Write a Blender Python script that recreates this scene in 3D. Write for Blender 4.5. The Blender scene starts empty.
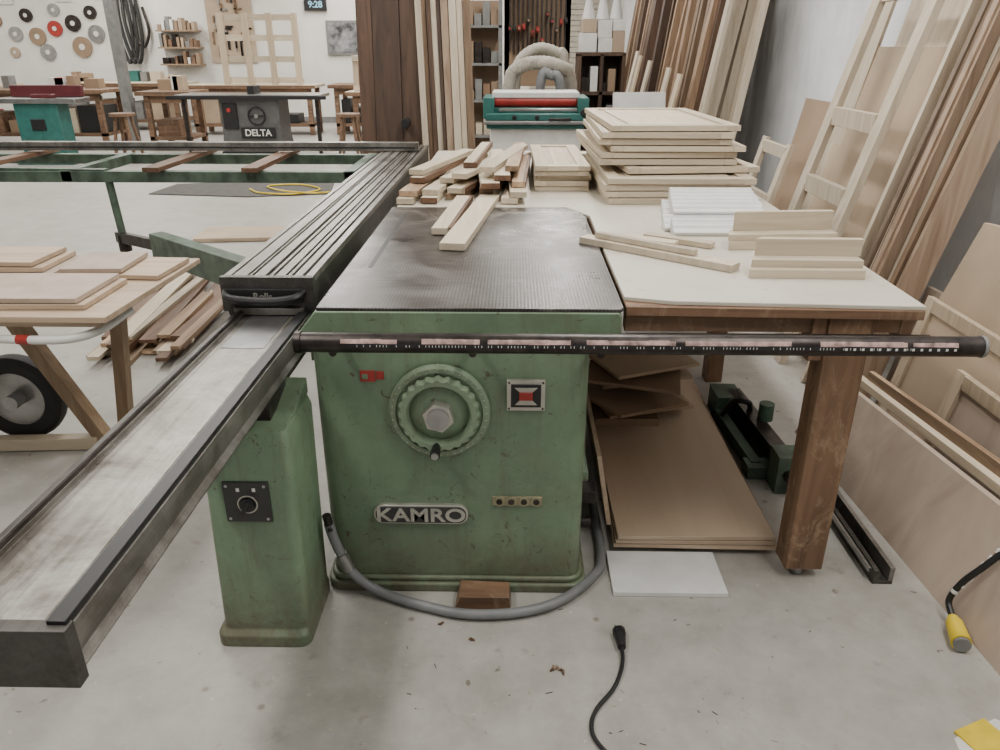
import bpy,bmesh,math,random
from mathutils import Vector,Matrix
random.seed(7)
R=random.uniform
# ---------------------------------------------------------------- materials
def mk(name):
    m=bpy.data.materials.new(name);m.use_nodes=True
    nt=m.node_tree;return m,nt,nt.nodes['Principled BSDF']
def N(nt,t,**k):
    n=nt.nodes.new(t)
    for a,b in k.items():setattr(n,a,b)
    return n
def coords(nt,scale):
    tc=N(nt,'ShaderNodeTexCoord');mp=N(nt,'ShaderNodeMapping')
    mp.inputs['Scale'].default_value=scale
    nt.links.new(tc.outputs['Object'],mp.inputs[0]);return mp.outputs[0]
def ramp(nt,fac,stops):
    r=N(nt,'ShaderNodeValToRGB');e=r.color_ramp.elements
    while len(e)<len(stops):e.new(.5)
    for i,(p,c) in enumerate(stops):
        e[i].position=p;e[i].color=(*c,1)
    nt.links.new(fac,r.inputs[0]);return r.outputs[0]
def noise(nt,vec,s,d=4,dist=0,rough=.55):
    n=N(nt,'ShaderNodeTexNoise');n.inputs['Scale'].default_value=s;n.inputs['Detail'].default_value=d
    n.inputs['Distortion'].default_value=dist;n.inputs['Roughness'].default_value=rough
    nt.links.new(vec,n.inputs['Vector']);return n.outputs['Fac']
def mix(nt,fac,a,b,mode='MIX'):
    m=N(nt,'ShaderNodeMix',data_type='RGBA',blend_type=mode)
    if isinstance(fac,(int,float)):m.inputs[0].default_value=fac
    else:nt.links.new(fac,m.inputs[0])
    for i,x in ((6,a),(7,b)):
        if isinstance(x,tuple):m.inputs[i].default_value=(*x,1)
        else:nt.links.new(x,m.inputs[i])
    return m.outputs[2]
def bump(nt,b,h,st=.2,d=.01):
    n=N(nt,'ShaderNodeBump');n.inputs['Strength'].default_value=st;n.inputs['Distance'].default_value=d
    nt.links.new(h,n.inputs['Height']);nt.links.new(n.outputs[0],b.inputs['Normal'])
def mrange(nt,v,a0,a1,b0,b1):
    mr=N(nt,'ShaderNodeMapRange')
    for i,x in enumerate((a0,a1,b0,b1)):mr.inputs[i+1].default_value=x
    nt.links.new(v,mr.inputs[0]);return mr.outputs[0]
def mul(nt,a,b):
    mu=N(nt,'ShaderNodeMath',operation='MULTIPLY');nt.links.new(a,mu.inputs[0]);nt.links.new(b,mu.inputs[1]);return mu.outputs[0]
def flat(name,c,rough=.5,metal=0,var=.12,s=12):
    m,nt,b=mk(name);v=coords(nt,(1,1,1))
    n=noise(nt,v,s)
    c2=tuple(x*(1-var*2) for x in c);c1=tuple(min(1,x*(1+var)) for x in c)
    nt.links.new(ramp(nt,n,[(.3,c2),(.7,c1)]),b.inputs['Base Color'])
    b.inputs['Roughness'].default_value=rough;b.inputs['Metallic'].default_value=metal
    return m
def wood(name,c1,c2,axis='Y',rough=.6,isl=.25,s=28,wear=0):
    m,nt,b=mk(name)
    sc=[s,s,s];sc['XYZ'.index(axis)]=s/16
    v=coords(nt,tuple(sc))
    g=N(nt,'ShaderNodeNewGeometry')
    add=N(nt,'ShaderNodeVectorMath',operation='ADD')
    sc2=N(nt,'ShaderNodeVectorMath',operation='SCALE')
    cb=N(nt,'ShaderNodeCombineXYZ')
    for i in range(3):nt.links.new(g.outputs['Random Per Island'],cb.inputs[i])
    nt.links.new(cb.outputs[0],sc2.inputs[0]);sc2.inputs['Scale'].default_value=37
    nt.links.new(v,add.inputs[0]);nt.links.new(sc2.outputs[0],add.inputs[1])
    n=noise(nt,add.outputs[0],1,5,.8)
    col=ramp(nt,n,[(.3,c2),(.62,c1)])
    if wear:
        nw=noise(nt,coords(nt,(1,1,.5)),18,7,1.2,.75);col=mix(nt,ramp(nt,nw,[(.52,(0,0,0)),(.68,(wear,wear,wear))]),col,(.40,.29,.19))
    o=mrange(nt,g.outputs['Random Per Island'],0,1,1-isl,1+isl*.35)
    cc=N(nt,'ShaderNodeCombineColor')
    for i in range(3):nt.links.new(o,cc.inputs[i])
    col=mix(nt,1.0,col,cc.outputs[0],'MULTIPLY')
    nt.links.new(col,b.inputs['Base Color']);b.inputs['Roughness'].default_value=rough
    bump(nt,b,n,.12,.002);return m
def green(name,lo,hi):
    m,nt,b=mk(name);v=coords(nt,(1,1,1))
    n=noise(nt,v,3.0,7,.4,.6);base=ramp(nt,n,[(.3,lo),(.7,hi)])
    nf=noise(nt,v,60,3);base=mix(nt,.15,base,ramp(nt,nf,[(.3,lo),(.7,hi)]))
    n2=noise(nt,v,22,8,1.2,.75);mask=ramp(nt,n2,[(.59,(0,0,0)),(.66,(1,1,1))])
    c=mix(nt,mask,base,(.075,.06,.035))
    v2=coords(nt,(11,11,1.0));n3=noise(nt,v2,1.5,7,.6,.75);mask2=ramp(nt,n3,[(.50,(0,0,0)),(.74,(.75,.75,.75))])
    c=mix(nt,mask2,c,(.11,.105,.065))
    n7=noise(nt,v,5,8,.4,.7);c=mix(nt,ramp(nt,n7,[(.5,(0,0,0)),(.7,(.4,.4,.4))]),c,(.12,.12,.08))
    n5=noise(nt,v,95,5,2,.8);m5=ramp(nt,n5,[(.67,(0,0,0)),(.72,(.7,.7,.7))]);c=mix(nt,m5,c,(.42,.42,.34))
    sx=N(nt,'ShaderNodeSeparateXYZ');nt.links.new(v,sx.inputs[0])
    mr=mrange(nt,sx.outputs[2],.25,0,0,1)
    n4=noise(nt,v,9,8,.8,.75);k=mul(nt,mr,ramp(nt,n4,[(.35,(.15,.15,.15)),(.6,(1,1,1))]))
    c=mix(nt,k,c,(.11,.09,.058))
    nt.links.new(c,b.inputs['Base Color']);nt.links.new(mrange(nt,n4,.3,.7,.3,.6),b.inputs['Roughness'])
    bump(nt,b,n,.25,.006);return m
def irontop():
    m,nt,b=mk('cast_iron_top');v=coords(nt,(1,1,1))
    n=noise(nt,v,2.6,7,.8,.65);base=ramp(nt,n,[(.3,(.028,.025,.024)),(.5,(.066,.059,.055)),(.68,(.165,.155,.147))])
    v2=coords(nt,(5,40,1));ns=noise(nt,v2,1.5,6,.2,.75);base=mix(nt,ramp(nt,ns,[(.5,(0,0,0)),(.75,(.5,.5,.5))]),base,(.20,.19,.18))
    w=N(nt,'ShaderNodeTexWave',bands_direction='X');w.inputs['Scale'].default_value=34;nt.links.new(v,w.inputs[0])
    c=mix(nt,.22,base,w.outputs['Color'],'SOFT_LIGHT')
    sx=N(nt,'ShaderNodeSeparateXYZ');nt.links.new(v,sx.inputs[0])
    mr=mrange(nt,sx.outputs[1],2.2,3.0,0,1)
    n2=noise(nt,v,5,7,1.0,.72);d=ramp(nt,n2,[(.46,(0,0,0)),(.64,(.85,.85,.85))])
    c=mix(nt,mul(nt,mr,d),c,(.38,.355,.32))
    n6=noise(nt,v,7,8,1.0,.8);c=mix(nt,ramp(nt,n6,[(.60,(0,0,0)),(.72,(.6,.6,.6))]),c,(.27,.25,.23))
    nt.links.new(c,b.inputs['Base Color'])
    b.inputs['Metallic'].default_value=.55
    nt.links.new(mrange(nt,n,.3,.7,.22,.48),b.inputs['Roughness'])
    bump(nt,b,w.outputs['Fac'],.12,.001);return m
def concrete():
    m,nt,b=mk('concrete');v=coords(nt,(1,1,1))
    n=noise(nt,v,.7,9,.1,.62);c=ramp(nt,n,[(.3,(.29,.275,.245)),(.5,(.355,.34,.31)),(.7,(.42,.405,.375))])
    n2=noise(nt,v,6,9,.1,.72);c=mix(nt,.4,c,ramp(nt,n2,[(.35,(.24,.225,.195)),(.65,(.48,.465,.435))]))
    n3=noise(nt,v,10,6,.1,.65);st=ramp(nt,n3,[(.62,(0,0,0)),(.72,(.5,.5,.5))])
    c=mix(nt,st,c,(.17,.145,.11))
    n5=noise(nt,v,38,3,.1);st=ramp(nt,n5,[(.69,(0,0,0)),(.74,(.8,.8,.8))]);c=mix(nt,st,c,(.55,.5,.4))
    n6=noise(nt,v,21,3,.1);st=ramp(nt,n6,[(.69,(0,0,0)),(.73,(.7,.7,.7))]);c=mix(nt,st,c,(.12,.095,.065))
    vo=N(nt,'ShaderNodeTexVoronoi');vo.inputs['Scale'].default_value=5.5;nt.links.new(v,vo.inputs[0])
    sp=ramp(nt,vo.outputs['Distance'],[(.03,(.6,.6,.6)),(.07,(0,0,0))])
    c=mix(nt,sp,c,(.12,.09,.06))
    nt.links.new(c,b.inputs['Base Color'])
    nt.links.new(mrange(nt,n2,0,1,.35,.65),b.inputs['Roughness'])
    bump(nt,b,n2,.06,.003);return m
def alu(name,c=(.22,.21,.195),rough=.38,metal=.7):
    m,nt,b=mk(name);v=coords(nt,(45,.8,45));n=noise(nt,v,1.5,7,.3,.75)
    v1=coords(nt,(1,1,1));n1=noise(nt,v1,7,8,.5,.75)
    a=ramp(nt,n,[(.3,tuple(x*.5 for x in c)),(.7,tuple(x*1.4 for x in c))])
    a=mix(nt,.5,a,ramp(nt,n1,[(.38,tuple(x*.3*k for x,k in zip(c,(1.2,1,.75)))),(.62,tuple(min(1,x*1.7) for x in c))]))
    nt.links.new(a,b.inputs['Base Color']);b.inputs['Metallic'].default_value=metal
    nt.links.new(mrange(nt,n1,.3,.7,rough-.12,rough+.18),b.inputs['Roughness']);return m
G=green('green_paint',(.108,.165,.104),(.195,.28,.175));LGREEN=green('green_wheel',(.15,.21,.14),(.25,.33,.22))
IRON=irontop();CONC=concrete();ALU=alu('aluminium');ALUD=alu('aluminium_dark',(.085,.08,.075),.45)
STEEL=flat('steel',(.4,.4,.4),.3,.9);DSTEEL=flat('dark_steel',(.05,.041,.038),.35,.7,.3,20)
BLK=flat('black_plastic',(.012,.012,.013),.45);RUB=flat('rubber',(.02,.02,.02),.7)
WHT=flat('white_paint',(.72,.71,.68),.5,0,.06);WALLM=flat('wall_paint',(.76,.745,.70),.8,0,.05,2)
PLAS=flat('wall_sheeting',(.80,.82,.85),.35,0,.08,2)
nt=PLAS.node_tree;bump(nt,nt.nodes['Principled BSDF'],noise(nt,coords(nt,(1,2.5,1)),2,3,.3),.4,.05)
RED=flat('red',(.36,.03,.025),.4);TEAL=flat('teal_paint',(.03,.14,.125),.4);GREY=flat('grey_paint',(.20,.20,.195),.5)
HOSE=flat('grey_hose',(.19,.195,.20),.45);YEL=flat('yellow_plastic',(.75,.55,.03),.4);TAPE=flat('pink_tape',(.46,.31,.28),.6,0,.35,40)
SILV=flat('silver_letter',(.55,.53,.48),.35,.7);BRASS=flat('brass',(.36,.33,.22),.4,.7)
DGREEN=flat('green_machine',(.045,.085,.055),.5,0,.25);OGREEN=flat('green_outrigger',(.08,.12,.085),.5,0,.3)
MAPLE=wood('maple',(.62,.53,.405),(.49,.41,.295),'Y');MAPLEX=wood('maple_x',(.62,.53,.40),(.48,.395,.28),'X');MAPLEZ=wood('maple_z',(.58,.47,.34),(.44,.345,.235),'Z')
WALN=wood('walnut',(.10,.055,.033),(.05,.027,.017),'Z',.55,.45);OAKZ=wood('oak_z',(.30,.195,.12),(.17,.105,.062),'Z',.6,.5)
MIXZ=wood('mixed_lumber',(.40,.29,.205),(.24,.16,.105),'Z',.6,.6);PALEZ=wood('pale_lumber',(.60,.52,.41),(.47,.385,.285),'Z',.6,.35)
BIRCH=wood('birch_ply',(.48,.385,.31),(.36,.28,.22),'Z',.55,.15,7);MDF=flat('mdf',(.29,.20,.13),.7,0,.1,3);MDFL=flat('mdf_light',(.43,.33,.235),.7,0,.08,3)
OLDW=wood('timber_post',(.24,.14,.08),(.09,.048,.026),'Z',.6,.1,12,.6);OLDX=wood('timber_edge',(.22,.125,.072),(.07,.038,.022),'X',.6,.1,14,.4)
PRIM=flat('primed_white',(.70,.70,.69),.5,0,.05);PLYEDGE=wood('ply_panel',(.52,.40,.29),(.40,.29,.20),'X',.6,.2)
MIXY=wood('mixed_offcuts',(.48,.34,.22),(.20,.11,.06),'Y',.6,.6);TEXD=flat('plate_black',(.03,.03,.03),.4)
LEGZ=wood('horse_leg',(.30,.21,.13),(.2,.13,.075),'Z',.6,.2);DARKY=wood('dark_board',(.17,.09,.05),(.09,.045,.025),'Y',.55,.3)
m,nt,b_=mk('cream_laminate');v=coords(nt,(1,1,1));n=noise(nt,v,2.2,6,.5)
c=ramp(nt,n,[(.3,(.50,.455,.375)),(.7,(.64,.60,.52))]);n2=noise(nt,v,14,7,.5,.75);c=mix(nt,ramp(nt,n2,[(.59,(0,0,0)),(.70,(.7,.7,.7))]),c,(.30,.21,.13))
nt.links.new(c,b_.inputs['Base Color']);b_.inputs['Roughness'].default_value=.45;CREAM=m
# ---------------------------------------------------------------- mesh builder
class MB:
    def __init__(s):s.bm=bmesh.new();s.m=[]
    def mi(s,m):
        if m not in s.m:s.m.append(m)
        return s.m.index(m)
    def faces(s,vs,fs,m):
        i=s.mi(m);V=[s.bm.verts.new(v) for v in vs]
        for f in fs:
            try:
                F=s.bm.faces.new([V[k] for k in f]);F.material_index=i
            except ValueError:pass
    def hexa(s,P,m):
        s.faces(P,[(0,3,2,1),(4,5,6,7),(0,1,5,4),(1,2,6,5),(2,3,7,6),(3,0,4,7)],m)
    def box(s,x0,x1,y0,y1,z0,z1,m):
        s.hexa([Vector(p) for p in((x0,y0,z0),(x1,y0,z0),(x1,y1,z0),(x0,y1,z0),(x0,y0,z1),(x1,y0,z1),(x1,y1,z1),(x0,y1,z1))],m)
    def rbox(s,c,sz,rz,m,ry=0,rx=0):
        M=Matrix.Rotation(rz,3,'Z')@Matrix.Rotation(ry,3,'Y')@Matrix.Rotation(rx,3,'X')
        h=Vector(sz)/2;c=Vector(c)
        s.hexa([c+M@Vector((a*h.x,b*h.y,d*h.z)) for d in(-1,1) for a,b in((-1,-1),(1,-1),(1,1),(-1,1))],m)
    def beam(s,p0,p1,w,h,m,up=(0,0,1)):
        p0=Vector(p0);p1=Vector(p1);d=(p1-p0).normalized();u=Vector(up)
        sd=d.cross(u).normalized();u=sd.cross(d)
        s.hexa([p+a*sd*w/2+b*u*h/2 for p in(p0,p1) for a,b in((-1,-1),(1,-1),(1,1),(-1,1))],m)
    def cyl(s,p0,p1,r,m,r1=None,n=24):
        p0=Vector(p0);p1=Vector(p1);r1=r if r1 is None else r1
        d=(p1-p0).normalized();a=d.orthogonal().normalized();b=d.cross(a)
        vs=[p+(a*math.cos(t)+b*math.sin(t))*rr for p,rr in((p0,r),(p1,r1)) for t in[2*math.pi*k/n for k in range(n)]]
        fs=[(k,(k+1)%n,n+(k+1)%n,n+k) for k in range(n)]+[tuple(range(n))[::-1],tuple(range(n,2*n))]
        s.faces(vs,fs,m)
    def ring(s,c,ax,prof,m,n=48,mod=None):
        c=Vector(c);d=Vector(ax).normalized();a=d.orthogonal().normalized();b=d.cross(a);vs=[];L=len(prof)
        for k in range(n):
            t=2*math.pi*k/n
            for j,(r,h) in enumerate(prof):
                rr=r+(mod(t,j) if mod else 0)
                vs.append(c+(a*math.cos(t)+b*math.sin(t))*rr+d*h)
        fs=[(k*L+j,((k+1)%n)*L+j,((k+1)%n)*L+(j+1)%L,k*L+(j+1)%L) for k in range(n) for j in range(L)]
        s.faces(vs,fs,m)
    def poly(s,pts,z0,z1,m,ax='Z'):
        f={'Z':lambda p,z:(p[0],p[1],z),'Y':lambda p,z:(p[0],z,p[1]),'X':lambda p,z:(z,p[0],p[1])}[ax]
        n=len(pts);vs=[f(p,z) for z in(z0,z1) for p in pts]
        fs=[(k,(k+1)%n,n+(k+1)%n,n+k) for k in range(n)]+[tuple(range(n))[::-1],tuple(range(n,2*n))]
        s.faces(vs,fs,m)
    def tube(s,pts,r,m,n=10,sub=8,rib=0):
        P=[Vector(p) for p in pts];P=[2*P[0]-P[1]]+P+[2*P[-1]-P[-2]];Q=[]
        for i in range(1,len(P)-2):
            for k in range(sub):
                t=k/sub;a,b,c,d=P[i-1:i+3]
                Q.append(.5*((2*b)+(c-a)*t+(2*a-5*b+4*c-d)*t*t+(3*b-3*c+d-a)*t**3))
        Q.append(P[-2]);vs=[];o=None
        for i,q in enumerate(Q):
            d=(Q[min(i+1,len(Q)-1)]-Q[max(i-1,0)]).normalized()
            if o is None:o=d.orthogonal().normalized()
            o=(o-d*o.dot(d)).normalized();b=d.cross(o);rr=r*(1+rib*(i%2))
            vs+=[q+(o*math.cos(2*math.pi*k/n)+b*math.sin(2*math.pi*k/n))*rr for k in range(n)]
        fs=[(i*n+k,i*n+(k+1)%n,(i+1)*n+(k+1)%n,(i+1)*n+k) for i in range(len(Q)-1) for k in range(n)]
        fs+=[tuple(range(n))[::-1],tuple(range((len(Q)-1)*n,len(Q)*n))];s.faces(vs,fs,m)
    def done(s,name,parent=None,bev=.002):
        bm=s.bm;bmesh.ops.recalc_face_normals(bm,faces=bm.faces)
        for f in bm.faces:f.smooth=True
        for e in bm.edges:
            if len(e.link_faces)==2 and e.calc_face_angle(0)>.6:e.smooth=False
        me=bpy.data.meshes.new(name);bm.to_mesh(me);bm.free()
        for m in s.m:me.materials.append(m)
        o=bpy.data.objects.new(name,me);bpy.context.collection.objects.link(o)
        if bev:
            b=o.modifiers.new('bevel','BEVEL');b.width=bev;b.segments=2;b.limit_method='ANGLE';b.angle_limit=.7
        if parent:o.parent=parent
        return o
def empty(name):
    o=bpy.data.objects.new(name,None);bpy.context.collection.objects.link(o);return o
def text(name,s,loc,size,mat,parent,ext=.002,rot=(math.pi/2,0,0),sx=1):
    cu=bpy.data.curves.new(name,'FONT');cu.body=s;cu.size=size;cu.extrude=ext;cu.align_x='CENTER';cu.align_y='CENTER';cu.offset=size*.02
    t=bpy.data.objects.new(name+'_c',cu);bpy.context.collection.objects.link(t)
    bpy.context.view_layer.update()
    me=bpy.data.meshes.new_from_object(t.evaluated_get(bpy.context.evaluated_depsgraph_get()))
    bpy.data.objects.remove(t);me.materials.clear();me.materials.append(mat)
    o=bpy.data.objects.new(name,me);bpy.context.collection.objects.link(o)
    o.location=loc;o.rotation_euler=rot;o.scale=(sx,1,1);o.parent=parent;return o
def rrect(x0,x1,y0,y1,r,n=5):
    P=[]
    for cx,cy,a in((x1-r,y1-r,0),(x0+r,y1-r,90),(x0+r,y0+r,180),(x1-r,y0+r,270)):
        for k in range(n+1):
            t=math.radians(a+90*k/n);P.append((cx+r*math.cos(t),cy+r*math.sin(t)))
    return P
# ---------------------------------------------------------------- room
XL,XR,YB,ZC=-12.5,2.2,17.,3.6
b=MB();b.box(XL-.2,XR+.2,-3,YB+.2,-.1,0,CONC);b.done('floor',bev=0)
b=MB();b.box(XL,XR,YB,YB+.15,0,ZC,WALLM);b.done('wall_back',bev=0)
b=MB();b.box(XR,XR+.15,-3,YB+.15,0,ZC,PLAS);b.done('wall_right',bev=0)
b=MB();b.box(XL-.15,XL,-3,YB+.15,0,ZC,WALLM);b.done('wall_left',bev=0)
b=MB();b.box(XL-.2,XR+.2,-3,YB+.2,ZC,ZC+.1,WHT);b.done('ceiling',bev=0)
b=MB();b.box(XL,XR-.001,YB-.02,YB-.001,0,.12,GREY);b.done('baseboard_back',bev=0)
# ---------------------------------------------------------------- panel saw
saw=empty('sliding_table_saw')
b=MB()
b.poly(rrect(-.535,.205,1.82,2.95,.045),.045,.825,G)
b.poly(rrect(-.555,.225,1.80,2.97,.05),0.0,.03,G)
b.poly(rrect(-.545,.215,1.81,2.96,.05),.03,.048,G)
b.done('cabinet',saw,.006)
b=MB()
b.box(-.50,.265,1.835,3.1,.815,.87,G)
b.poly([(-.553,.812),(-.553,.826),(-.508,.881),(.270,.881),(.278,.87),(.278,.812)],1.813,1.86,G,'Y')
b.done('table_rim',saw,.004)
b=MB()
b.poly([(-.505,1.816),(.274,1.816),(.283,1.83),(.285,2.55),(.262,2.62),(.268,2.74),(.285,2.93),(.27,3.04),(.23,3.10),(.17,3.13),(-.505,3.13)],.880,.89,IRON)
b.done('cast_iron_table',saw,.002)
b=MB();b.box(-.44,-.425,2.2,3.0,.889,.8905,BLK);b.done('blade_slot',saw,0)
b=MB()
def loft(b,secs,m):
    n=len(secs[0][0]);vs=[(p[0],p[1],z) for P,z in secs for p in P]
    fs=[(i*n+k,i*n+(k+1)%n,(i+1)*n+(k+1)%n,(i+1)*n+k) for i in range(len(secs)-1) for k in range(n)]
    fs+=[tuple(range(n))[::-1],tuple(range((len(secs)-1)*n,len(secs)*n))];b.faces(vs,fs,m)
loft(b,[(rrect(-.80,-.545,1.565,1.83,.03),0),(rrect(-.80,-.545,1.565,1.83,.03),.035),(rrect(-.785,-.55,1.58,1.83,.03),.05),(rrect(-.765,-.54,1.585,1.83,.025),.62),(rrect(-.755,-.55,1.60,1.83,.02),.645)],G)
b.poly([(1.605,.645),(1.83,.645),(1.83,.69),(1.70,.655)],-.74,-.552,G,'X')
b.box(-.74,-.60,1.65,1.80,.645,.70,DSTEEL)
b.done('pedestal',saw,.003)
b=MB();b.box(-.718,-.603,1.577,1.586,.40,.515,TEXD)
for x in(-.708,-.613):
    for z in(.41,.505):b.cyl((x,1.579,z),(x,1.574,z),.004,STEEL,n=10)
b.ring((-.66,1.577,.452),(0,-1,0),[(.022,0),(.026,0),(.026,.0015),(.022,.0015)],SILV,32)
b.cyl((-.66,1.578,.452),(-.66,1.568,.452),.019,BLK)
b.rbox((-.66,1.562,.452),(.010,.016,.04),0,BLK,ry=.5)
for a,bx in((-.68,.494),(-.64,.494)):b.box(a-.004,a+.004,1.5755,1.578,bx-.005,bx+.005,WHT)
b.done('rotary_switch',saw,.001)
b=MB();c=(-.196,1.815,.60);ax=(0,-1,0)
b.ring(c,ax,[(.0,0),(.137,0),(.137,.012),(.130,.018),(.118,.018),(.114,.010),(.0,.010)],LGREEN,64)
b.ring(c,ax,[(.082,.008),(.108,.008),(.108,.028),(.102,.038),(.088,.038),(.082,.028)],LGREEN,144,lambda t,j:.003*math.cos(24*t) if j in(1,2,3) else 0)
b.ring(c,ax,[(0,.008),(.083,.008),(.074,.016),(.048,.022),(.0,.022)],G,48)
b.cyl((-.196,1.795,.60),(-.196,1.765,.60),.044,SILV,.042,n=6)
b.cyl((-.196,1.766,.60),(-.196,1.755,.60),.030,STEEL,n=24)
b.cyl((-.205,1.79,.505),(-.205,1.735,.505),.012,BLK,.014,n=16);b.cyl((-.205,1.735,.505),(-.205,1.729,.505),.010,STEEL,n=16)
for k in range(40):
    t=2*math.pi*k/40;x=-.196+.127*math.cos(t);z=.60+.127*math.sin(t);b.cyl((x,1.799,z),(x,1.796,z),.0012,WHT,n=6)
b.done('handwheel',saw,0)
b=MB();b.box(-.015,.087,1.806,1.8205,.606,.694,SILV);b.box(-.004,.076,1.803,1.808,.617,.683,BLK)
b.poly([(.006,.625),(.066,.625),(.046,.645),(.026,.645)],1.800,1.804,SILV,'Y');b.poly([(.006,.675),(.066,.675),(.046,.655),(.026,.655)],1.800,1.804,SILV,'Y')
b.box(.018,.054,1.796,1.804,.640,.662,RED)
for x in(-.009,.081):
    for z in(.612,.688):b.cyl((x,1.808,z),(x,1.803,z),.003,DSTEEL,n=8)
b.done('power_switch',saw,.001)
b=MB()
b.poly(rrect(-.395,-.125,.240,.302,.028),1.806,1.8205,SILV,'Y');b.poly(rrect(-.390,-.130,.245,.297,.023),1.803,1.808,TEXD,'Y')
b.done('nameplate',saw,.001)
text('nameplate_letters','KAMRO',(-.26,1.803,.270),.060,SILV,saw,.003,sx=1.22)
b=MB()
for x in(-.035,-.001,.035,.070):
    b.cyl((x,1.821,.313),(x,1.812,.313),.016,BRASS);b.cyl((x,1.812,.313),(x,1.809,.313),.009,DSTEEL)
b.box(-.055,.088,1.816,1.8205,.298,.328,BRASS);b.done('adjuster_caps',saw,.001)
b=MB();b.box(-.405,-.365,1.817,1.8205,.683,.714,RED);b.box(-.362,-.342,1.817,1.8205,.69,.712,RED);b.box(-.400,-.385,1.8165,1.818,.690,.705,G);b.done('warning_sticker',saw,0)
RZ=.832
b=MB();b.cyl((-.53,1.72,RZ),(1.135,1.72,RZ),.025,DSTEEL,n=32);b.cyl((1.135,1.72,RZ),(1.143,1.72,RZ),.027,GREY,n=32)
b.cyl((-.536,1.72,RZ),(-.52,1.72,RZ),.028,DSTEEL,n=32)
random.seed(3);x=-.42
def strip(x0,x1,a0,a1,r,m):
    vs=[];n=4
    for xx in(x0,x1):
        for k in range(n+1):
            a=math.radians(a0+(a1-a0)*k/n);vs.append((xx,1.72-r*math.cos(a),RZ+r*math.sin(a)))
    b.faces(vs,[(k,k+1,n+2+k,n+1+k) for k in range(n)],m)
strip(-.40,1.05,-8,16,.0255,BLK)
while x<1.02:
    l=R(.10,.26);x1=min(x+l,1.07);k=x
    while k<x1:
        k2=min(k+.05,x1);strip(k,k2,14+R(0,3),38+R(0,6),.0262,TAPE);k=k2
    x=x1+R(.01,.07)
x=-.38
while x<1.0:
    if R(0,1)>.35:strip(x,x+.0015,-3,9,.0266,WHT)
    x+=.008
x=.80
while x<1.08:strip(x,x+.006,-5,8,.0266,WHT);x+=.02
for x in(-.45,-.1,.22):b.cyl((x,1.73,.80),(x,1.82,.80),.010,DSTEEL,n=12)
b.box(.28,1.07,1.80,1.83,.80,.822,DSTEEL)
b.done('fence_rail',saw,0)
b=MB();S=-.010
b.poly([(x+S,z) for x,z in[(-.785,.705),(-.585,.705),(-.575,.72),(-.585,.735),(-.575,.75),(-.575,.795),(-.60,.795),(-.60,.789),(-.765,.789),(-.765,.80),(-.785,.80)]],.77,4.2,ALU,'Y')
b.box(-.79+S,-.573+S,.752,.775,.702,.800,ALUD)
b.box(-.604+S,-.578+S,.765,2.5,.792,.806,BLK)
b.box(-.79+S,-.768+S,.765,4.2,.798,.803,ALUD);b.cyl((-.772+S,.77,.803),(-.772+S,4.2,.803),.006,DSTEEL,n=10)
b.box(-.745+S,-.62+S,.78,4.2,.7885,.7905,alu('aluminium_bright',(.29,.28,.26),.38))
b.box(-.75,-.64,1.78,2.05,.7885,.7925,STEEL)
b.box(-.74,-.70,1.7,3.9,.55,.704,DSTEEL);b.box(-.70,-.55,2.4,2.6,.5,.70,G);b.box(-.70,-.55,3.6,3.7,.4,.70,G)
for yy in(.88,1.0,1.2,1.5):b.cyl((-.612+S,yy,.7895),(-.612+S,yy,.7915),.005,WHT,n=10)
b.done('slide_rail',saw,.002)
b=MB()
b.box(-.83,-.575,2.07,5.2,.80,.885,ALUD)
for x0,x1,m in((-.832,-.812,ALU),(-.805,-.765,ALU),(-.757,-.752,ALU),(-.744,-.712,ALU),(-.70,-.69,ALU),(-.682,-.655,ALU),(-.647,-.637,ALU),(-.629,-.605,ALU),(-.595,-.573,ALU)):
    b.box(x0,x1,2.06,5.21,.88,.90,m)
b.box(-.836,-.568,2.045,2.068,.80,.902,ALUD)
b.tube([(-.82,2.045,.86),(-.80,2.01,.85),(-.70,2.0,.845),(-.62,2.01,.85),(-.60,2.045,.86)],.012,BLK)
b.box(-.815,-.60,2.025,2.046,.83,.872,BLK)
b.box(-.80,-.60,2.03,2.06,.795,.815,ALU)
for x in(-.80,-.64):b.cyl((x,2.04,.80),(x,2.10,.80),.02,DSTEEL)
b.box(-.845,-.83,2.07,5.2,.80,.83,GREY)
b.done('sliding_carriage',saw,.001)
text('carriage_label','Rolls',(-.71,2.024,.851),.028,SILV,saw,.001)
b=MB();b.tube([(-.515,1.76,.27),(-.505,1.77,.20),(-.47,1.78,.09),(-.39,1.77,.025),(-.25,1.715,.02),(-.117,1.683,.02),(.03,1.695,.02),(.144,1.745,.02),(.245,1.85,.02),(.285,1.96,.02),(.285,2.3,.02),(.27,2.6,.02)],.0145,HOSE,12)
b.cyl((-.518,1.755,.30),(-.512,1.76,.25),.012,DSTEEL);b.cyl((-.495,1.775,.155),(-.475,1.78,.10),.019,STEEL)
b.done('cable_conduit',saw,0)
b=MB();b.box(.21,.26,1.98,2.05,.20,.24,DSTEEL);b.box(.205,.23,1.95,2.1,.30,.33,G);b.cyl((.21,2.0,.12),(.25,2.0,.12),.02,DSTEEL);b.done('side_bracket',saw,.002)
b=MB();b.hexa([Vector(p) for p in((-.165,1.715,0),(.0,1.72,0),(.0,1.795,0),(-.16,1.795,0),(-.15,1.72,.05),(-.005,1.725,.045),(-.005,1.795,.045),(-.15,1.795,.05))],OLDX);b.done('wood_block')
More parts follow.
